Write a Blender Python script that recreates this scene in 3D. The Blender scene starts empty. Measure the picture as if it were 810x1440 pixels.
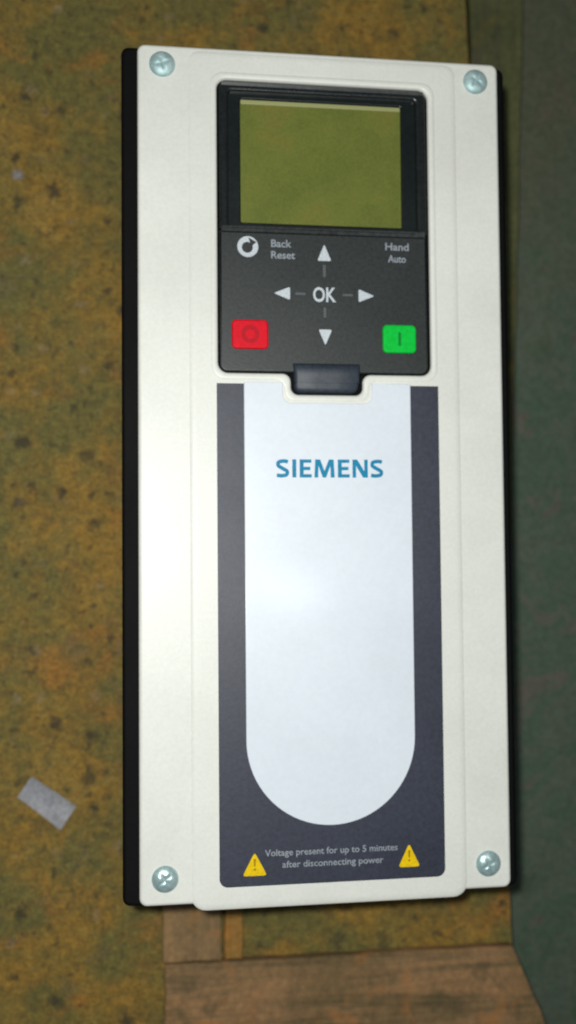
import bpy, bmesh, math, random
from mathutils import Matrix, Vector

random.seed(7)
S = bpy.context.scene
COL = S.collection
MM = 0.001

# ------------------------------------------------------------------ camera
CAM_LOC = Vector((-0.07341, -0.03428, 0.52557))
CAM_ROT = Matrix(((0.989817, 0.002461, -0.142328),
                  (-0.008596, 0.999059, -0.04251),
                  (0.142089, 0.043301, 0.988906)))
cam_data = bpy.data.cameras.new('camera')
cam = bpy.data.objects.new('camera', cam_data)
COL.objects.link(cam)
cam.matrix_world = Matrix.Translation(CAM_LOC) @ CAM_ROT.to_4x4()
cam_data.sensor_fit = 'AUTO'
cam_data.sensor_width = 36
cam_data.lens = 37.5
cam_data.clip_start = 0.01
cam_data.clip_end = 50
cam_data.dof.use_dof = True
cam_data.dof.focus_distance = 0.352
cam_data.dof.aperture_fstop = 9
S.camera = cam

# ------------------------------------------------------------------ world and lamps (indoor, phone flash)
w = bpy.data.worlds.new('World')
S.world = w
w.use_nodes = True
w.node_tree.nodes['Background'].inputs[0].default_value = (0.75, 0.9, 1.0, 1)
w.node_tree.nodes['Background'].inputs[1].default_value = 0.055


def lamp(name, kind, loc, power, color, size, target=None):
    d = bpy.data.lights.new(name, kind)
    d.energy = power
    d.color = color
    if kind == 'AREA':
        d.shape = 'RECTANGLE'
        d.size, d.size_y = size
    else:
        d.shadow_soft_size = size
    o = bpy.data.objects.new(name, d)
    COL.objects.link(o)
    o.location = loc
    if target is not None:
        o.rotation_euler = (Vector(target) - Vector(loc)).to_track_quat('-Z', 'Y').to_euler()
    return o


lamp('phone_flash', 'POINT', (-0.090, -0.016, 0.545), 8.2, (0.995, 1.0, 0.965), 0.006)
lamp('ceiling_lamp', 'AREA', (0.198, -0.093, 1.60), 0.7, (0.85, 0.93, 1.0), (0.035, 0.12), (-0.015, -0.047, 0.12))

S.view_settings.view_transform = 'Standard'
S.view_settings.look = 'None'
S.view_settings.gamma = 1
S.view_settings.exposure = 0
S.view_settings.use_curve_mapping = False
S.render.engine = 'CYCLES'


# ------------------------------------------------------------------ materials
def srgb(r, g, b):
    def f(c):
        c /= 255
        return c / 12.92 if c <= 0.04045 else ((c + 0.055) / 1.055) ** 2.4
    return (f(r), f(g), f(b), 1)


class NT:
    def __init__(self, name):
        self.m = bpy.data.materials.new(name)
        self.m.use_nodes = True
        self.t = self.m.node_tree
        self.p = self.t.nodes['Principled BSDF']
        self.co = self.n('ShaderNodeTexCoord').outputs['Object']

    def n(self, kind, **kw):
        nd = self.t.nodes.new(kind)
        for k, v in kw.items():
            setattr(nd, k, v)
        return nd

    def link(self, a, b):
        self.t.links.new(a, b)

    def noise(self, scale, detail=4, rough=0.55, vec=None, dist=0.0):
        nd = self.n('ShaderNodeTexNoise')
        nd.inputs['Scale'].default_value = scale
        nd.inputs['Detail'].default_value = detail
        nd.inputs['Roughness'].default_value = rough
        nd.inputs['Distortion'].default_value = dist
        self.link(vec or self.co, nd.inputs['Vector'])
        return nd.outputs['Fac']

    def ramp(self, fac, stops):
        r = self.n('ShaderNodeValToRGB')
        e = r.color_ramp.elements
        e[0].position, e[0].color = stops[0]
        e[1].position, e[1].color = stops[-1]
        for pos, c in stops[1:-1]:
            x = e.new(pos)
            x.color = c
        self.link(fac, r.inputs['Fac'])
        return r.outputs['Color']

    def mix(self, fac, a, b, mode='MIX'):
        m = self.n('ShaderNodeMix', data_type='RGBA', blend_type=mode)
        for s, v in ((m.inputs['Factor'], fac), (m.inputs['A'], a), (m.inputs['B'], b)):
            if isinstance(v, (int, float, tuple)):
                s.default_value = v
            else:
                self.link(v, s)
        # colour sockets of the mix node carry unique identifiers
        return m.outputs['Result']

    def mixc(self, fac, a, b, mode='MIX'):
        m = self.n('ShaderNodeMix', data_type='RGBA', blend_type=mode)
        ins = {s.identifier: s for s in m.inputs}
        for key, v in (('Factor_Float', fac), ('A_Color', a), ('B_Color', b)):
            s = ins[key]
            if isinstance(v, (int, float, tuple)):
                s.default_value = v
            else:
                self.link(v, s)
        return {s.identifier: s for s in m.outputs}['Result_Color']

    def bump(self, h, strength, dist):
        b = self.n('ShaderNodeBump')
        b.inputs['Strength'].default_value = strength
        b.inputs['Distance'].default_value = dist
        self.link(h, b.inputs['Height'])
        self.link(b.outputs['Normal'], self.p.inputs['Normal'])

    def base(self, c):
        if isinstance(c, tuple):
            self.p.inputs['Base Color'].default_value = c
        else:
            self.link(c, self.p.inputs['Base Color'])

    def rough(self, r):
        if isinstance(r, (int, float)):
            self.p.inputs['Roughness'].default_value = r
        else:
            self.link(r, self.p.inputs['Roughness'])


def plastic(name, col, rough=0.4, grain=0.06, grain_scale=900, bump=0.08, smudge=0.05, coat=0.0, spec=0.5):
    """Moulded plastic: faint tonal grain, smudged gloss and a fine moulded texture."""
    n = NT(name)
    g = n.noise(grain_scale, 3, 0.6)
    s = n.noise(28, 4, 0.6)
    lo = tuple(c * (1 - grain - smudge) for c in col[:3]) + (1,)
    hi = tuple(min(1, c * (1 + grain)) for c in col[:3]) + (1,)
    c1 = n.ramp(g, [(0.3, lo), (0.7, hi)])
    dirt = n.ramp(s, [(0.30, (1 - smudge * 1.6,) * 3 + (1,)), (0.65, (1, 1, 1, 1))])
    n.base(n.mixc(1.0, c1, dirt, 'MULTIPLY'))
    mr = n.n('ShaderNodeMapRange')
    mr.inputs['To Min'].default_value = rough - 0.07
    mr.inputs['To Max'].default_value = rough + 0.09
    n.link(s, mr.inputs['Value'])
    n.rough(mr.outputs['Result'])
    n.bump(n.noise(1600, 2, 0.5), bump, 0.0002)
    n.p.inputs['Specular IOR Level'].default_value = spec
    n.p.inputs['Coat Weight'].default_value = coat
    n.p.inputs['Coat Roughness'].default_value = 0.13
    return n.m


M = {}
M['cover'] = plastic('cover_plastic', (0.730, 0.738, 0.682, 1), 0.41, 0.012, 700, 0.03, 0.05, 0, 0.45)
M['tongue'] = plastic('tongue_film', (0.69, 0.745, 0.81, 1), 0.36, 0.008, 500, 0.015, 0.03, 0.20)
M['amber_mark'] = plastic('amber_mark_print', (0.40, 0.24, 0.004, 1), 0.5, 0.12, 900, spec=0.15)
M['label'] = plastic('label_film', (0.026, 0.031, 0.053, 1), 0.48, 0.2, 600, 0.12, 0.12)
M['housing'] = plastic('housing_plastic', (0.0022, 0.0022, 0.0026, 1), 0.7, 0.2, 600, 0.2, 0.1, 0, 0.12)
M['keypad'] = plastic('keypad_plastic', (0.019, 0.025, 0.025, 1), 0.45, 0.3, 700, 0.15, 0.12)
M['bezel'] = plastic('bezel_plastic', (0.013, 0.016, 0.016, 1), 0.26, 0.2, 600, 0.06, 0.1)
M['bezel_lip'] = plastic('bezel_lip_sheen', (0.050, 0.056, 0.056, 1), 0.34, 0.2, 600, 0.1, 0.25)  # bezel plastic made paler, flash sheen on its bars put into the colour
M['frame'] = plastic('window_frame_plastic', (0.007, 0.011, 0.011, 1), 0.3, 0.2, 600, 0.05, 0.1)
M['latch'] = plastic('latch_plastic', (0.030, 0.040, 0.056, 1), 0.5, 0.2, 700, 0.1, 0.1)
M['red'] = plastic('red_key', (0.70, 0.002, 0.016, 1), 0.5, 0.08, 600, 0.08, 0.08, 0, 0.15)
M['red_mark'] = plastic('red_key_mark', (0.46, 0.004, 0.014, 1), 0.5, 0.08, spec=0.15)
M['green'] = plastic('green_key', (0.0, 0.56, 0.050, 1), 0.5, 0.08, 600, 0.08, 0.08, 0, 0.15)
M['green_mark'] = plastic('green_key_mark', (0.001, 0.22, 0.03, 1), 0.5, 0.08, spec=0.15)
M['print'] = plastic('white_print', (0.55, 0.60, 0.64, 1), 0.5, 0.15, 1500)
M['print_dim'] = plastic('grey_print', (0.27, 0.30, 0.34, 1), 0.5, 0.25, 1500)
M['print_dash'] = plastic('dark_grey_print', (0.085, 0.095, 0.10, 1), 0.5, 0.25, 1500)
M['teal'] = plastic('teal_print', (0.003, 0.215, 0.39, 1), 0.45, 0.12, 900, spec=0.2)
M['yellow'] = plastic('yellow_print', (0.80, 0.54, 0.003, 1), 0.5, 0.12, 900, spec=0.15)


def m_display():
    n = NT('display_glass')
    g = n.noise(900, 3, 0.6)
    s = n.noise(45, 4, 0.6)
    c = n.ramp(s, [(0.3, (0.100, 0.120, 0.024, 1)), (0.55, (0.135, 0.155, 0.032, 1)), (0.72, (0.180, 0.155, 0.034, 1))])
    n.base(n.mixc(0.22, c, n.ramp(g, [(0.3, (0.085, 0.10, 0.012, 1)), (0.7, (0.22, 0.24, 0.045, 1))])))
    n.rough(0.28)
    n.p.inputs['Coat Weight'].default_value = 0.6
    n.p.inputs['Coat Roughness'].default_value = 0.12
    return n.m


def m_lit_edge():
    n = NT('lit_display_edge')  # paler olive paints the light caught along the display's top
    n.base((0.30, 0.31, 0.13, 1))
    n.rough(0.4)
    return n.m


def m_zinc(name='zinc_plated_steel', dull=0.0):
    n = NT(name)
    s = n.noise(320, 4, 0.6)
    n.base(n.ramp(s, [(0.3, (0.30, 0.45, 0.46, 1)), (0.7, (0.54, 0.70, 0.70, 1))]))
    n.p.inputs['Metallic'].default_value = 0.45
    n.rough(n.ramp(s, [(0.3, (0.24 + dull,) * 3 + (1,)), (0.7, (0.42 + dull,) * 3 + (1,))]))
    n.bump(n.noise(900, 3, 0.6), 0.25, 0.0003)
    return n.m


def m_floor():
    n = NT('mottled_floor')
    mid = n.noise(46, 6, 0.66, dist=0.4)
    grit = n.noise(230, 5, 0.75)
    fine = n.noise(620, 3, 0.75)
    c = n.ramp(mid, [(0.24, (0.075, 0.062, 0.016, 1)), (0.38, (0.180, 0.125, 0.018, 1)), (0.50, (0.255, 0.160, 0.017, 1)),
                     (0.62, (0.235, 0.170, 0.030, 1)), (0.78, (0.320, 0.125, 0.014, 1))])
    # olive and rusty drifts
    oli = n.ramp(n.noise(16, 5, 0.66), [(0.42, (0, 0, 0, 1)), (0.56, (0.85, 0.85, 0.85, 1))])
    c = n.mixc(oli, c, (0.112, 0.118, 0.026, 1))
    gry = n.ramp(n.noise(33, 4, 0.65, dist=0.3), [(0.60, (0, 0, 0, 1)), (0.72, (0.55, 0.55, 0.55, 1))])
    c = n.mixc(gry, c, (0.125, 0.108, 0.062, 1))
    rust = n.ramp(n.noise(30, 5, 0.65, dist=0.4), [(0.55, (0, 0, 0, 1)), (0.72, (0.5, 0.5, 0.5, 1))])
    c = n.mixc(rust, c, (0.37, 0.135, 0.012, 1))
    # dark aggregate specks of uneven size and outline
    wob = n.n('ShaderNodeTexNoise')
    wob.inputs['Scale'].default_value = 260
    wob.inputs['Detail'].default_value = 3
    n.link(n.co, wob.inputs['Vector'])
    off = n.n('ShaderNodeVectorMath', operation='MULTIPLY_ADD')
    n.link(wob.outputs['Color'], off.inputs[0])
    off.inputs[1].default_value = (0.008, 0.008, 0.008)
    n.link(n.co, off.inputs[2])
    for sc, thr, amt in ((58, 0.26, 0.85), (112, 0.30, 0.72), (190, 0.32, 0.6)):
        v = n.n('ShaderNodeTexVoronoi')
        v.inputs['Scale'].default_value = sc
        v.inputs['Randomness'].default_value = 1.0
        n.link(off.outputs[0], v.inputs['Vector'])
        sp = n.ramp(v.outputs['Distance'], [(thr * 0.45, (amt,) * 3 + (1,)), (thr, (0, 0, 0, 1))])
        gate = n.n('ShaderNodeSeparateColor')
        n.link(v.outputs['Color'], gate.inputs['Color'])
        g = n.ramp(gate.outputs['Red'], [(0.50, (0, 0, 0, 1)), (0.72, (1, 1, 1, 1))])
        c = n.mixc(n.mixc(1.0, sp, g, 'MULTIPLY'), c, (0.030, 0.028, 0.010, 1))
    v = n.n('ShaderNodeTexVoronoi')
    v.inputs['Scale'].default_value = 95
    n.link(off.outputs[0], v.inputs['Vector'])
    sp = n.ramp(v.outputs['Distance'], [(0.10, (0.5, 0.5, 0.5, 1)), (0.34, (0, 0, 0, 1))])
    gate = n.n('ShaderNodeSeparateColor')
    n.link(v.outputs['Color'], gate.inputs['Color'])
    g = n.ramp(gate.outputs['Green'], [(0.70, (0, 0, 0, 1)), (0.88, (1, 1, 1, 1))])
    c = n.mixc(n.mixc(1.0, sp, g, 'MULTIPLY'), c, (0.24, 0.20, 0.12, 1))
    c = n.mixc(0.9, c, n.ramp(grit, [(0.28, (0.42, 0.44, 0.45, 1)), (0.72, (1.55, 1.5, 1.45, 1))]), 'MULTIPLY')
    c = n.mixc(0.7, c, n.ramp(fine, [(0.28, (0.4, 0.4, 0.4, 1)), (0.72, (1.6, 1.6, 1.6, 1))]), 'MULTIPLY')
    c = n.mixc(0.14, c, (0.075, 0.062, 0.050, 1))
    n.base(n.mixc(1.0, c, (1.20, 1.08, 1.0, 1), 'MULTIPLY'))
    n.rough(0.8)
    n.bump(grit, 0.55, 0.0012)
    return n.m


def m_green():
    n = NT('dark_green_floor_paint')
    mid = n.noise(26, 6, 0.68, dist=0.5)
    fine = n.noise(330, 5, 0.75)
    c = n.ramp(mid, [(0.32, (0.055, 0.092, 0.048, 1)), (0.45, (0.090, 0.112, 0.080, 1)), (0.55, (0.060, 0.106, 0.064, 1)), (0.64, (0.112, 0.104, 0.080, 1)), (0.74, (0.110, 0.105, 0.050, 1))])
    # brown stain in the paint along the far end of the edge
    ds = n.n('ShaderNodeVectorMath', operation='DISTANCE')
    mp = n.n('ShaderNodeMapping')
    mp.inputs['Scale'].default_value = (2.2, 1.0, 0.0)
    n.link(n.co, mp.inputs['Vector'])
    n.link(mp.outputs['Vector'], ds.inputs[0])
    ds.inputs[1].default_value = (0.145 * 2.2, 0.27, 0.0)
    ad = n.n('ShaderNodeMath', operation='MULTIPLY_ADD')
    n.link(n.noise(34, 5, 0.7), ad.inputs[0])
    ad.inputs[1].default_value = 0.16
    n.link(ds.outputs['Value'], ad.inputs[2])
    st = n.ramp(ad.outputs[0], [(0.14, (0.6, 0.6, 0.6, 1)), (0.29, (0, 0, 0, 1))])
    c = n.mixc(st, c, (0.112, 0.104, 0.058, 1))
    c = n.mixc(0.75, c, n.ramp(fine, [(0.25, (0.5,) * 3 + (1,)), (0.75, (1.5,) * 3 + (1,))]), 'MULTIPLY')
    n.base(c)
    n.rough(0.6)
    n.bump(fine, 0.3, 0.0006)
    return n.m


def m_wood(name, a, b, d, axis=0, seed=0.0):
    n = NT(name)
    mp = n.n('ShaderNodeMapping')
    sc = [60, 60, 60]
    sc[axis] = 3.5
    mp.inputs['Scale'].default_value = sc
    mp.inputs['Location'].default_value = (seed, seed * 1.7, 0)
    n.link(n.co, mp.inputs['Vector'])
    grain = n.noise(2.2, 6, 0.65, vec=mp.outputs['Vector'], dist=0.8)
    stain = n.noise(22, 4, 0.6)
    fine = n.noise(350, 4, 0.75)
    c = n.ramp(grain, [(0.34, d), (0.48, a), (0.64, b)])
    st = n.ramp(stain, [(0.35, (0.62, 0.66, 0.55, 1)), (0.6, (1.05, 1.0, 0.95, 1))])
    c = n.mixc(0.8, c, st, 'MULTIPLY')
    c = n.mixc(0.8, c, n.ramp(fine, [(0.28, (0.62,) * 3 + (1,)), (0.72, (1.38,) * 3 + (1,))]), 'MULTIPLY')
    blo = n.ramp(n.noise(40, 4, 0.6, dist=0.5), [(0.56, (0, 0, 0, 1)), (0.70, (0.65, 0.65, 0.65, 1))])
    c = n.mixc(blo, c, (b[0] * 1.35, b[1] * 0.95, b[2] * 0.5, 1))
    dk = n.ramp(n.noise(30, 5, 0.7, dist=0.3), [(0.30, (0.6, 0.6, 0.6, 1)), (0.42, (0, 0, 0, 1))])
    c = n.mixc(dk, c, (d[0] * 0.55, d[1] * 0.7, d[2] * 0.7, 1))
    n.base(c)
    n.rough(0.8)
    n.bump(grain, 0.5, 0.0016)
    return n.m


M['display'] = m_display()
M['lip'] = m_lit_edge()
M['zinc'] = m_zinc()
M['zinc_dull'] = m_zinc('dulled_zinc_plated_steel', 0.25)
M['floor'] = m_floor()
M['green_floor'] = m_green()
M['wood_wide'] = m_wood('weathered_board_wood', (0.250, 0.155, 0.070, 1), (0.350, 0.195, 0.085, 1), (0.110, 0.078, 0.032, 1), 0, 1.3)
M['wood_batten'] = m_wood('batten_wood', (0.280, 0.175, 0.082, 1), (0.350, 0.210, 0.095, 1), (0.160, 0.105, 0.050, 1), 1, 3.1)
M['wood_lath'] = m_wood('orange_lath_wood', (0.330, 0.170, 0.035, 1), (0.390, 0.200, 0.045, 1), (0.220, 0.115, 0.025, 1), 1, 5.7)
M['wood_olive'] = m_wood('olive_painted_wood', (0.100, 0.105, 0.042, 1), (0.118, 0.130, 0.044, 1), (0.085, 0.078, 0.045, 1), 1, 7.7)
M['scrap'] = plastic('scrap_film', (0.60, 0.60, 0.64, 1), 0.45, 0.12, 500, 0.2, 0.2)
M['scrap_stripe'] = plastic('scrap_film_stripe', (0.54, 0.55, 0.61, 1), 0.45, 0.12, 500, 0.2, 0.2)
for k in ('scrap', 'scrap_stripe'):                 # thin film lets some floor show through
    M[k].node_tree.nodes['Principled BSDF'].inputs['Alpha'].default_value = 0.72
M['chip'] = plastic('pale_chip', (0.34, 0.30, 0.26, 1), 0.7, 0.2, 500, 0.3, 0.2)


# ------------------------------------------------------------------ mesh helpers
def link(name, mesh, mat, parent=None):
    o = bpy.data.objects.new(name, mesh)
    COL.objects.link(o)
    if mat is not None:
        mesh.materials.clear()
        mesh.materials.append(mat)
    if parent is not None:
        o.parent = parent
    return o


def from_bm(name, bm, mat, parent=None, smooth=None):
    me = bpy.data.meshes.new(name)
    bmesh.ops.recalc_face_normals(bm, faces=bm.faces)
    bm.to_mesh(me)
    bm.free()
    if smooth:
        for p in me.polygons:
            p.use_smooth = True
        me.set_sharp_from_angle(angle=smooth)
    return link(name, me, mat, parent)


def rr(x0, y0, x1, y1, r=0.0, seg=6, radii=None):
    """Rounded rectangle outline in mm, counter-clockwise from bottom left."""
    rs = radii or (r, r, r, r)          # bl, br, tr, tl
    pts = []
    for (cx, cy, a0), q in zip(((x0, y0, 180), (x1, y0, 270), (x1, y1, 0), (x0, y1, 90)), rs):
        if q <= 0:
            pts.append((cx, cy))
            continue
        ox = cx + (q if cx == x0 else -q)
        oy = cy + (q if cy == y0 else -q)
        for k in range(seg + 1):
            a = math.radians(a0 + 90 * k / seg)
            pts.append((ox + q * math.cos(a), oy + q * math.sin(a)))
    return pts


def circle(cx, cy, r, n=32):
    return [(cx + r * math.cos(2 * math.pi * k / n), cy + r * math.sin(2 * math.pi * k / n)) for k in range(n)]


def plate(name, outlines, z0, z1, bevel, mat, parent=None, res=3, squash=1.0):
    """Flat plate (outer outline + holes, in mm) with rolled edges, between z0 and z1 (mm)."""
    cu = bpy.data.curves.new(name + '_outline', 'CURVE')
    cu.dimensions = '2D'
    cu.fill_mode = 'BOTH'
    for pts in outlines:
        sp = cu.splines.new('POLY')
        sp.points.add(len(pts) - 1)
        for q, (x, y) in zip(sp.points, pts):
            q.co = (x, y, 0, 1)
        sp.use_cyclic_u = True
    cu.extrude = (z1 - z0) / squash / 2 - bevel
    cu.bevel_depth = bevel
    cu.bevel_resolution = res
    cu.offset = -bevel
    tmp = bpy.data.objects.new(name + '_tmp', cu)
    COL.objects.link(tmp)
    dg = bpy.context.evaluated_depsgraph_get()
    me = bpy.data.meshes.new_from_object(tmp.evaluated_get(dg))
    bpy.data.objects.remove(tmp)
    bpy.data.curves.remove(cu)
    bm = bmesh.new()
    bm.from_mesh(me)
    bmesh.ops.remove_doubles(bm, verts=bm.verts, dist=0.0005)
    for v in bm.verts:
        v.co = Vector((v.co.x * MM, v.co.y * MM, (v.co.z * squash + (z0 + z1) / 2) * MM))
    bmesh.ops.recalc_face_normals(bm, faces=bm.faces)
    for f in bm.faces:
        f.smooth = abs(f.normal.z) < 0.999
    bm.to_mesh(me)
    bm.free()
    me.name = name
    return link(name, me, mat, parent)


def text(name, body, x0, x1, y0, y1, z, mat, parent, bold=0.0, space=1.0):
    """Printed lettering fitted into a box (mm)."""
    cu = bpy.data.curves.new(name, 'FONT')
    cu.body = body
    cu.size = 1
    cu.offset = bold
    cu.space_character = space
    cu.extrude = 0.01
    cu.resolution_u = 4
    tmp = bpy.data.objects.new(name + '_tmp', cu)
    COL.objects.link(tmp)
    dg = bpy.context.evaluated_depsgraph_get()
    me = bpy.data.meshes.new_from_object(tmp.evaluated_get(dg))
    bpy.data.objects.remove(tmp)
    bpy.data.curves.remove(cu)
    xs = [v.co.x for v in me.vertices]
    ys = [v.co.y for v in me.vertices]
    ax, bx, ay, by = min(xs), max(xs), min(ys), max(ys)
    for v in me.vertices:
        v.co = Vector(((x0 + (v.co.x - ax) / (bx - ax) * (x1 - x0)) * MM,
                       (y0 + (v.co.y - ay) / (by - ay) * (y1 - y0)) * MM,
                       (z + (0.05 if v.co.z > 0 else -0.05)) * MM))
    return link(name, me, mat, parent)


def board(name, pts, z0, z1, mat, label, cat, group=None, rag=0.35):
    """Sawn board with uneven, slightly rounded edges (outline in mm)."""
    dense = []
    for i, a in enumerate(pts):
        b = pts[(i + 1) % len(pts)]
        k = max(1, int(math.hypot(b[0] - a[0], b[1] - a[1]) / 7))
        for j in range(k):
            t = j / k
            jit = 0.0 if j == 0 else random.uniform(-rag, rag)
            nx, ny = b[1] - a[1], a[0] - b[0]
            L = math.hypot(nx, ny)
            dense.append((a[0] + (b[0] - a[0]) * t + nx / L * jit, a[1] + (b[1] - a[1]) * t + ny / L * jit))
    o = plate(name, [dense], z0, z1, 1.0, mat)
    o['label'] = label
    o['category'] = cat
    if group:
        o['group'] = group
    return o


# ------------------------------------------------------------------ setting: raised mottled floor, lower green floor
def slab(name, pts, z0, z1, mat):
    bm = bmesh.new()
    lo = [bm.verts.new((x, y, z0)) for x, y in pts]
    hi = [bm.verts.new((x, y, z1)) for x, y in pts]
    bm.faces.new(hi)
    bm.faces.new(list(reversed(lo)))
    for i in range(len(pts)):
        j = (i + 1) % len(pts)
        bm.faces.new((lo[i], lo[j], hi[j], hi[i]))
    o = from_bm(name, bm, mat)
    o['kind'] = 'structure'
    return o


EDGE_T, EDGE_B = Vector((0.098, 0.255)), Vector((0.1145, -0.231))
ed = (EDGE_B - EDGE_T).normalized()
pa, pb = EDGE_T - ed * 0.5, EDGE_B + ed * 0.5
slab('floor', [(-0.8, pb.y), (pb.x, pb.y), (pa.x, pa.y), (-0.8, pa.y)], -0.049, 0.0, M['floor'])
slab('lower_floor', [(-0.9, -0.85), (0.9, -0.85), (0.9, 0.85), (-0.9, 0.85)], -0.08, -0.05, M['green_floor'])

# ------------------------------------------------------------------ the drive
drive = bpy.data.objects.new('frequency_drive', None)
COL.objects.link(drive)
drive.empty_display_size = 0.05
drive['label'] = 'off white and black motor drive with keypad, lying face up on the mottled floor'
drive['category'] = 'motor drive'

# rear body with cooling fins, then the wider housing behind the cover
body = plate('rear_body', [rr(-66, -152, 66, 152, 4)], 6, 90, 1.5, M['housing'], drive)
for k in range(11):
    x = -60 + 12 * k
    plate('cooling_fin', [rr(x - 1.6, -150, x + 1.6, 150, 0.8, 2)], 0, 6.5, 0.4, M['housing'], drive, 1)
plate('housing', [rr(-78.2, -165.2, 76.6, 165.0, 3)], 86, 114, 1.5, M['housing'], drive)

# cover: screw flange plus raised middle with the keypad opening
KX0, KX1, KY0, KY1 = -41.6, 42.6, 36.8, 151.6
NX0, NX1, NY = -13.4, 15.0, 28.6


def opening(grow=0.0, r=4.0, rn=3.0):
    x0, x1, y0, y1 = KX0 - grow, KX1 + grow, KY0 - grow, KY1 + grow
    a, b, c = NX0 - grow, NX1 + grow, NY - grow
    pts = []

    def arc(cx, cy, q, a0, a1, seg=6):
        for k in range(seg + 1):
            t = math.radians(a0 + (a1 - a0) * k / seg)
            pts.append((cx + q * math.cos(t), cy + q * math.sin(t)))
    arc(x0 + r, y0 + r, r, 180, 270)
    arc(a - 3.2, y0 - 3.2, 3.2, 90, 0)
    arc(a + rn, c + rn, rn, 180, 270)
    arc(b - rn, c + rn, rn, 270, 360)
    arc(b + 3.2, y0 - 3.2, 3.2, 180, 90)
    arc(x1 - r, y0 + r, r, 270, 360)
    arc(x1 - r, y1 - r, r, 0, 90)
    arc(x0 + r, y1 - r, r, 90, 180)
    return pts


cover = plate('cover', [rr(-72, -163.8, 72, 163.8, 3.0), opening(1.0)], 113.6, 119.6, 1.4, M['cover'], drive, 4)
plate('raised_middle', [rr(-53.0, -166.4, 54.5, 162.6, radii=(6, 6, 5, 5)), opening()], 117.4, 120.0, 3.0, M['cover'], cover, 7, 0.3)

plate('opening_rim', [opening(2.9, 5.5, 4.5), opening(0.15)], 118.4, 120.25, 1.35, M['cover'], cover, 5, 0.55)


# screws
def make_screw():
    bm = bmesh.new()
    n, rows = 40, 9
    R, hgt = 5.0, 2.3
    rings = []
    prof = [(5.0, 0.0), (5.0, 0.35), (4.8, 0.75), (4.35, 1.2), (3.6, 1.65), (2.9, 1.93), (2.2, 2.12), (1.5, 2.22), (0.8, 2.28)]
    for r, z in prof:
        ring = []
        for k in range(n):
            a = 2 * math.pi * k / n
            x, y, zz = r * math.cos(a), r * math.sin(a), z
            # cross recess
            arm = min(abs(x), abs(y))
            if r < 3.0 and arm < 0.62:
                zz -= 0.4 * (1 - (r / 3.0) ** 3)
            ring.append(bm.verts.new((x * MM, y * MM, zz * MM)))
        rings.append(ring)
    for A, B in zip(rings, rings[1:]):
        for k in range(n):
            bm.faces.new((A[k], A[(k + 1) % n], B[(k + 1) % n], B[k]))
    c = bm.verts.new((0, 0, 1.88 * MM))
    for k in range(n):
        bm.faces.new((rings[-1][k], rings[-1][(k + 1) % n], c))
    bm.faces.new(list(reversed(rings[0])))
    me = bpy.data.meshes.new('screw')
    bmesh.ops.recalc_face_normals(bm, faces=bm.faces)
    bm.to_mesh(me)
    bm.free()
    for p in me.polygons:
        p.use_smooth = True
    me.set_sharp_from_angle(angle=math.radians(48))
    me.materials.append(M['zinc'])
    return me


screw_mesh = make_screw()
for x, y, a in ((-62.5, 156.0, 20), (62.5, 156.0, 55), (-62.5, -153.8, 38), (62.7, -154.1, 28)):
    o = bpy.data.objects.new('screw', screw_mesh)
    COL.objects.link(o)
    o.location = (x * MM, y * MM, 119.55 * MM)
    o.rotation_euler = (0, 0, math.radians(a))
    if y > 0:
        o.material_slots[0].link = 'OBJECT'
        o.material_slots[0].material = M['zinc_dull']
    o.parent = drive

# ---- keypad
keypad = plate('keypad', [rr(-40.9, 37.4, 41.9, 92.6, 3, radii=(3, 3, 0.4, 0.4))], 113.8, 118.6, 0.9, M['keypad'], drive)
plate('keypad_base', [rr(-40.9, 92.4, 41.9, 151.0, 1)], 113.8, 115.2, 0.2, M['frame'], keypad)

screen = plate('display', [rr(-32.2, 96.2, 32.2, 145.2, 0.6)], 115.2, 116.4, 0.2, M['display'], drive)
screen['label'] = 'olive green blank display behind a black frame'
plate('lit_display_edge', [rr(-32.0, 143.3, 32.0, 145.0, 0.3)], 116.4, 117.0, 0.2, M['lip'], screen)  # thin strip standing in for light on the display's top edge
plate('window_frame', [rr(-37.4, 93.6, 38.6, 147.9, 1.0), rr(-32.2, 96.2, 32.2, 145.2, 0.8)], 115.2, 117.4, 0.5, M['frame'], screen)
plate('bezel', [rr(-40.9, 92.7, 41.9, 151.0, 3, radii=(1, 1, 3, 3)), rr(-37.2, 94.3, 37.8, 147.3, 1.5)], 115.2, 119.6, 1.1, M['bezel'], screen)


def lip(y0, z0, y1, z1):
    # sloping bar of the bezel, tilted and coloured paler for the flash sheen
    bm = bmesh.new()
    ends = []
    for x, dx in ((-40.2, 0.6), (41.2, -0.6)):
        ends.append([bm.verts.new(((x + q * dx) * MM, y * MM, z * MM)) for y, z, q in ((y0, 116.0, 0), (y0, z0, 0.4), (y1 - 0.3, z1 - 0.05, 1), (y1, z1 - 0.3, 0.6), (y1, 116.0, 0))])
    A, B = ends
    for i in range(5):
        bm.faces.new((A[i], A[(i + 1) % 5], B[(i + 1) % 5], B[i]))
    bm.faces.new(A)
    bm.faces.new(list(reversed(B)))
    return from_bm('bezel_lip', bm, M['bezel_lip'], screen)


lip(147.2, 118.4, 150.6, 120.2)
lip(92.2, 118.75, 94.2, 119.95)

ZK = 118.62


def poly(name, pts, z, mat, parent, h=0.12):
    return plate(name, [pts], z - 0.05, z + h, 0.03, mat, parent, 1)


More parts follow.
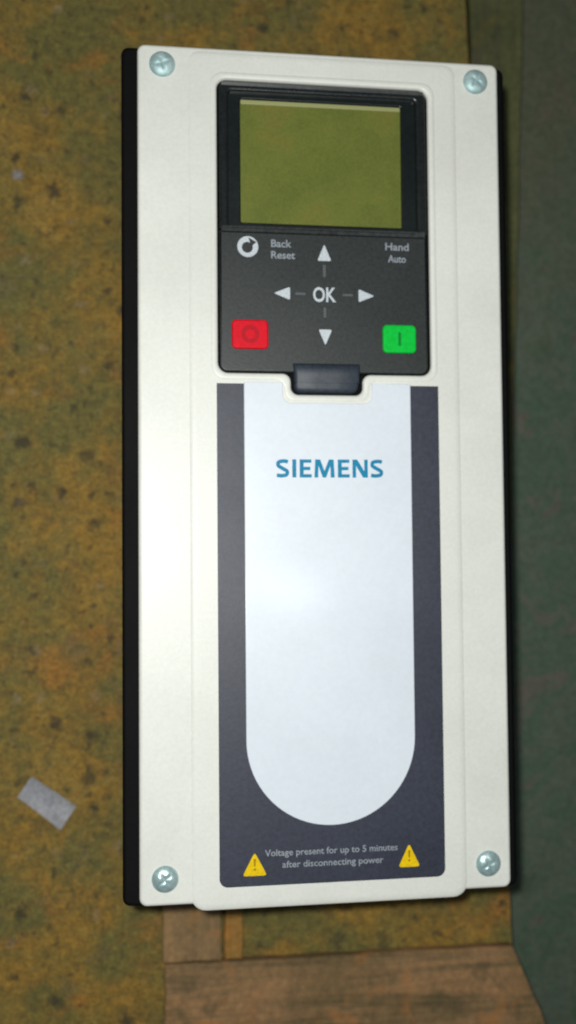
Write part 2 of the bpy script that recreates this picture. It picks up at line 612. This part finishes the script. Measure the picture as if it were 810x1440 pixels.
def tri(cx, cy, w, h, ang):
    a = math.radians(ang)
    raw = []
    base = [(-w / 2, -h / 2), (w / 2, -h / 2), (0, h / 2)]
    # round the corners a little
    for i in range(3):
        p, q, r = Vector(base[i - 1]), Vector(base[i]), Vector(base[(i + 1) % 3])
        u, v = (p - q).normalized(), (r - q).normalized()
        d = min(w, h) * 0.13
        for t in (0, 0.5, 1):
            raw.append((q + u * d * (1 - t)) * (1 - t) + (q + v * d * t) * t if t in (0, 1) else q + (u + v) * d * 0.25)
    return [(cx + x * math.cos(a) - y * math.sin(a), cy + x * math.sin(a) + y * math.cos(a)) for x, y in raw]


poly('up_arrow', tri(0.4, 84.9, 5.6, 6.6, 0), ZK, M['print'], keypad)
poly('down_arrow', tri(0.5, 51.4, 5.4, 6.2, 180), ZK, M['print'], keypad)
poly('back_arrow', tri(-16.5, 68.4, 5.2, 6.4, 90), ZK, M['print'], keypad)
poly('forward_arrow', tri(17.1, 68.2, 5.2, 6.4, -90), ZK, M['print'], keypad)
for x0, y0, x1, y1 in ((-11.2, 67.9, -7.2, 68.8), (7.6, 67.9, 11.6, 68.8), (-0.1, 59.2, 0.9, 63.2), (-0.2, 75.2, 0.9, 80.0)):
    poly('dash', rr(x0, y0, x1, y1, 0.2, 2), ZK, M['print_dash'], keypad)
text('lettering', 'OK', -4.2, 4.9, 65.3, 71.2, ZK + 0.05, M['print'], keypad, 0.02)
text('lettering', 'Back', -20.6, -12.6, 86.4, 89.4, ZK + 0.05, M['print_dim'], keypad, 0.02)
text('lettering', 'Reset', -20.6, -11.2, 81.9, 84.9, ZK + 0.05, M['print_dim'], keypad, 0.02)
text('lettering', 'Hand', 24.9, 34.4, 86.6, 89.6, ZK + 0.05, M['print_dim'], keypad, 0.02)
text('lettering', 'Auto', 25.9, 33.2, 81.8, 84.8, ZK + 0.05, M['print_dim'], keypad, 0.02)
# ring with an arrow notch
ring = plate('ring_symbol', [circle(-29.7, 86.3, 4.1), circle(-29.9, 86.0, 2.15)], ZK - 0.05, ZK + 0.12, 0.03, M['print'], keypad, 1)
poly('notch', tri(-28.4, 88.6, 2.6, 3.4, 40), ZK + 0.14, M['keypad'], keypad, 0.06)

red = plate('stop_button', [rr(-36.2, 46.2, -22.0, 57.6, 1.8)], 117.9, 119.9, 0.7, M['red'], drive)
red['label'] = 'red stop key with a round mark'
plate('round_mark', [circle(-29.1, 51.9, 3.5), circle(-29.1, 51.9, 1.9)], 119.8, 119.98, 0.03, M['red_mark'], red, 1)
grn = plate('start_button', [rr(23.3, 45.7, 36.7, 56.8, 1.8)], 117.9, 119.9, 0.7, M['green'], drive)
grn['label'] = 'green start key with a bar mark'
plate('bar_mark', [rr(29.4, 48.4, 30.5, 53.8, 0.3)], 119.8, 119.98, 0.03, M['green_mark'], grn, 1)


# latch tab below the keypad
def make_latch():
    bm = bmesh.new()
    prof = [(41.2, 117.2, 13.4), (40.9, 119.4, 13.4), (40.0, 120.7, 13.2), (38.2, 121.3, 13.0), (36.2, 121.2, 12.9), (33.2, 120.5, 12.8),
            (33.4, 119.6, 12.7), (31.4, 119.4, 12.6), (30.3, 119.1, 12.0), (29.6, 118.2, 11.0), (29.4, 115.0, 10.8)]
    cx = 0.8
    rows = []
    for y, z, hw in prof:
        row = []
        for t, dz in ((-1, -4.0), (-0.995, -1.0), (-0.96, -0.3), (-0.90, 0), (-0.3, 0.08), (0.3, 0.08), (0.90, 0), (0.96, -0.3), (0.995, -1.0), (1, -4.0)):
            zz = max(z + dz, 115.0)
            row.append(bm.verts.new(((cx + t * hw) * MM, y * MM, zz * MM)))
        rows.append(row)
    for A, B in zip(rows, rows[1:]):
        for i in range(len(A) - 1):
            bm.faces.new((A[i], A[i + 1], B[i + 1], B[i]))
    return from_bm('latch_tab', bm, M['latch'], drive, math.radians(50))


make_latch()

# ---- label and white tongue
TX0, TX1, TYC = -31.8, 33.8, -103.6
TR = (TX1 - TX0) / 2
TCX = (TX0 + TX1) / 2


def half_round(r, a0, a1, n=40):
    return [(TCX + r * math.cos(math.radians(a0 + (a1 - a0) * k / n)), TYC + r * math.sin(math.radians(a0 + (a1 - a0) * k / n))) for k in range(n + 1)]


LX0, LX1, LY0, LY1 = -42.2, 45.2, -158.0, 32.6
lab = [(LX0, LY1)]
lab += rr(LX0, LY0, LX1, LY0 + 40, radii=(3.2, 3.2, 0, 0))[:14]
lab += [(LX1, LY1), (TX1 - 0.3, LY1)]
lab += half_round(TR - 0.3, 0, -180)
lab += [(TX0 + 0.3, LY1)]
label = plate('label_panel', [lab], 119.9, 120.25, 0.08, M['label'], drive, 1)

ton = half_round(TR, 180, 360)
ton += [(TX1, 33.2)]
nx0, nx1, ny = NX0 - 3.3, NX1 + 3.3, NY - 3.3
ton += [(nx1, 33.2)]
for k in range(7):
    a = math.radians(0 - 90 * k / 6)
    ton.append((nx1 - 3 + 3 * math.cos(a), ny + 3 + 3 * math.sin(a)))
for k in range(7):
    a = math.radians(270 - 90 * k / 6)
    ton.append((nx0 + 3 + 3 * math.cos(a), ny + 3 + 3 * math.sin(a)))
ton += [(nx0, 33.2), (TX0, 33.2)]
tongue = plate('white_tongue', [ton], 119.5, 120.75, 0.3, M['tongue'], drive, 3)


def wordmark():
    # heavy sans capitals, 7 mm tall; outlines by hand so that the strokes stay even
    H, T = 7.0, 1.55
    shapes = []          # (outline, x shift)

    def letter_e(x):
        w, t = 4.7, 1.3
        return [(x, 0), (x + w, 0), (x + w, t), (x + T, t), (x + T, H / 2 - t / 2), (x + w - 0.5, H / 2 - t / 2), (x + w - 0.5, H / 2 + t / 2),
                (x + T, H / 2 + t / 2), (x + T, H - t), (x + w - 0.1, H - t), (x + w - 0.1, H), (x, H)]

    def letter_s(x):
        w, t = 5.1, 1.42
        cx = x + w / 2
        path = [(x + 0.25, 0.95), (x + 1.3, 0.72), (cx, 0.70), (x + w - 1.15, 1.0), (x + w - 0.72, 1.75), (x + w - 0.95, 2.55), (cx + 0.4, 3.25),
                (cx - 0.5, 3.75), (x + 0.95, 4.45), (x + 0.72, 5.25), (x + 1.15, 6.0), (cx, 6.30), (x + w - 1.4, 6.28), (x + w - 0.45, 6.05)]
        # smooth the spine, then offset it to both sides
        P = [Vector(p) for p in path]
        sm = []
        for i in range(len(P) - 1):
            p0, p1, p2, p3 = P[max(i - 1, 0)], P[i], P[i + 1], P[min(i + 2, len(P) - 1)]
            for k in range(4):
                u = k / 4
                sm.append(0.5 * ((2 * p1) + (p2 - p0) * u + (2 * p0 - 5 * p1 + 4 * p2 - p3) * u * u + (3 * p1 - p0 - 3 * p2 + p3) * u ** 3))
        sm.append(P[-1])
        L, Rr = [], []
        for i, p in enumerate(sm):
            d = (sm[min(i + 1, len(sm) - 1)] - sm[max(i - 1, 0)]).normalized()
            nrm = Vector((-d.y, d.x)) * t / 2
            L.append(p + nrm)
            Rr.append(p - nrm)
        return [(p.x, p.y) for p in L] + [(p.x, p.y) for p in reversed(Rr)]

    x = -19.6
    shapes.append(letter_s(x)); x += 5.1 + 1.25
    shapes.append([(x, 0), (x + T, 0), (x + T, H), (x, H)]); x += T + 1.35
    shapes.append(letter_e(x)); x += 4.7 + 1.1
    w = 8.0
    shapes.append([(x, 0), (x + 1.45, 0), (x + 1.6, 4.6), (x + 3.3, 0), (x + 4.6, 0), (x + 6.35, 4.6), (x + 6.45, 0), (x + w, 0), (x + w - 0.35, H),
                   (x + w - 2.25, H), (x + w / 2, 2.5), (x + 2.3, H), (x + 0.35, H)]); x += w + 1.3
    shapes.append(letter_e(x)); x += 4.7 + 1.15
    w = 6.1
    shapes.append([(x, 0), (x + 1.4, 0), (x + 1.4, 4.6), (x + w - 1.9, 0), (x + w, 0), (x + w, H), (x + w - 1.4, H), (x + w - 1.4, 2.5), (x + 1.9, H), (x, H)])
    x += w + 1.05
    shapes.append(letter_s(x)); x += 5.1
    k = 42.0 / (x + 19.6)
    outl = [[(-19.6 + (px + 19.6) * k, py - 3.6) for px, py in sh] for sh in shapes]
    return plate('lettering', outl, 120.72, 120.84, 0.02, M['teal'], tongue, 1)


wordmark()

for cx, cy, wd, ht, rot in ((-28.9, -149.7, 9.4, 8.8, 0), (30.9, -149.2, 8.6, 8.9, 0)):
    poly('warning_triangle', tri(cx, cy, wd, ht, rot), 120.27, M['yellow'], label, 0.15)
    poly('warning_mark', [(cx - 0.5, cy + 1.9), (cx - 0.28, cy - 0.9), (cx + 0.28, cy - 0.9), (cx + 0.5, cy + 1.9)], 120.44, M['amber_mark'], label, 0.06)
    poly('warning_mark', circle(cx, cy - 2.0, 0.48, 10), 120.44, M['amber_mark'], label, 0.06)
text('lettering', 'Voltage present for up to 5 minutes', -25.0, 26.4, -147.9, -144.6, 120.27, M['print_dim'], label, 0.012)
text('lettering', 'after disconnecting power', -18.4, 20.8, -152.4, -149.1, 120.27, M['print_dim'], label, 0.012)

# ------------------------------------------------------------------ wood around the drive
board('wooden_board', [(-59.7, -330), (150, -330), (126.5, -261), (112.4, -228.6), (-59.7, -227.4)], 0.3, 7, M['wood_wide'],
      'wide weathered brown board lying across below the drive', 'board', rag=0.3)
board('wooden_batten', [(-60.9, -226.6), (-32.5, -226.8), (-32.2, -168), (-60.6, -168)], 0.3, 7, M['wood_batten'],
      'short brown batten between the drive and the wide board', 'batten')
board('wooden_lath', [(-31.2, -226.8), (-22.6, -227.0), (-21.4, -168), (-30.2, -168)], 0.3, 6, M['wood_lath'],
      'narrow orange brown lath beside the short batten', 'lath')
board('painted_strip', [(128, -60), (116, -60), (110, 330), (144, 330)], -49.8, -31, M['wood_olive'],
      'olive green strip lying on the dark green floor beside the drive', 'strip', rag=0.4)


# ------------------------------------------------------------------ litter on the floor
def scrap():
    c = [Vector((-128.7, -146.7)), Vector((-108.8, -163.0)), Vector((-101.2, -151.9)), Vector((-122.1, -136.9))]
    c = [c[0], c[1], c[2], c[3]]
    nu, nv = 12, 6
    bm = bmesh.new()

    def grid(z, u0=0.0, u1=1.0, v0=0.0, v1=1.0):
        g = []
        for j in range(nv + 1):
            row = []
            for i in range(nu + 1):
                u, v = u0 + (u1 - u0) * i / nu, v0 + (v1 - v0) * j / nv
                p = (c[0] * (1 - u) + c[1] * u) * (1 - v) + (c[3] * (1 - u) + c[2] * u) * v
                lift = 0.25 + 6.0 * (u - 0.5) ** 2 + 0.5 * math.sin(3 * v + 4 * u) ** 2 + 9.0 * max(0, v - 0.6) ** 2
                row.append(bm.verts.new((p.x * MM, p.y * MM, (lift + z) * MM)))
            g.append(row)
        return g
    A, B = grid(0.0), grid(0.25)
    for j in range(nv):
        for i in range(nu):
            bm.faces.new((B[j][i], B[j][i + 1], B[j + 1][i + 1], B[j + 1][i]))
            bm.faces.new((A[j + 1][i], A[j + 1][i + 1], A[j][i + 1], A[j][i]))
    for i in range(nu):
        bm.faces.new((A[0][i], A[0][i + 1], B[0][i + 1], B[0][i]))
        bm.faces.new((B[nv][i], B[nv][i + 1], A[nv][i + 1], A[nv][i]))
    for j in range(nv):
        bm.faces.new((B[j][0], B[j + 1][0], A[j + 1][0], A[j][0]))
        bm.faces.new((A[j][nu], A[j + 1][nu], B[j + 1][nu], B[j][nu]))
    o = from_bm('film_scrap', bm, M['scrap'], None, math.radians(40))
    o['label'] = 'small pale grey rectangular scrap of film on the mottled floor'
    o['category'] = 'scrap'
    bm = bmesh.new()
    g = grid(0.33, 0.05, 0.62, 0.36, 0.62)
    h = grid(0.27, 0.05, 0.62, 0.36, 0.62)
    for j in range(nv):
        for i in range(nu):
            bm.faces.new((g[j][i], g[j][i + 1], g[j + 1][i + 1], g[j + 1][i]))
    s = from_bm('stripe', bm, M['scrap_stripe'], o, math.radians(40))
    return o


scrap()


def chip(x, y, r):
    bm = bmesh.new()
    bmesh.ops.create_icosphere(bm, subdivisions=2, radius=r)
    for v in bm.verts:
        v.co *= random.uniform(0.8, 1.15)
        v.co.x *= 1.2
        v.co.z *= 0.45
    zmin = min(v.co.z for v in bm.verts)
    for v in bm.verts:
        v.co += Vector((x, y, -zmin + 0.0002))
    o = from_bm('paint_chip', bm, M['chip'])
    o['label'] = 'tiny pale chip lying alone on the mottled floor'
    o['category'] = 'chip'


chip(-0.1292, 0.1525, 0.0026)
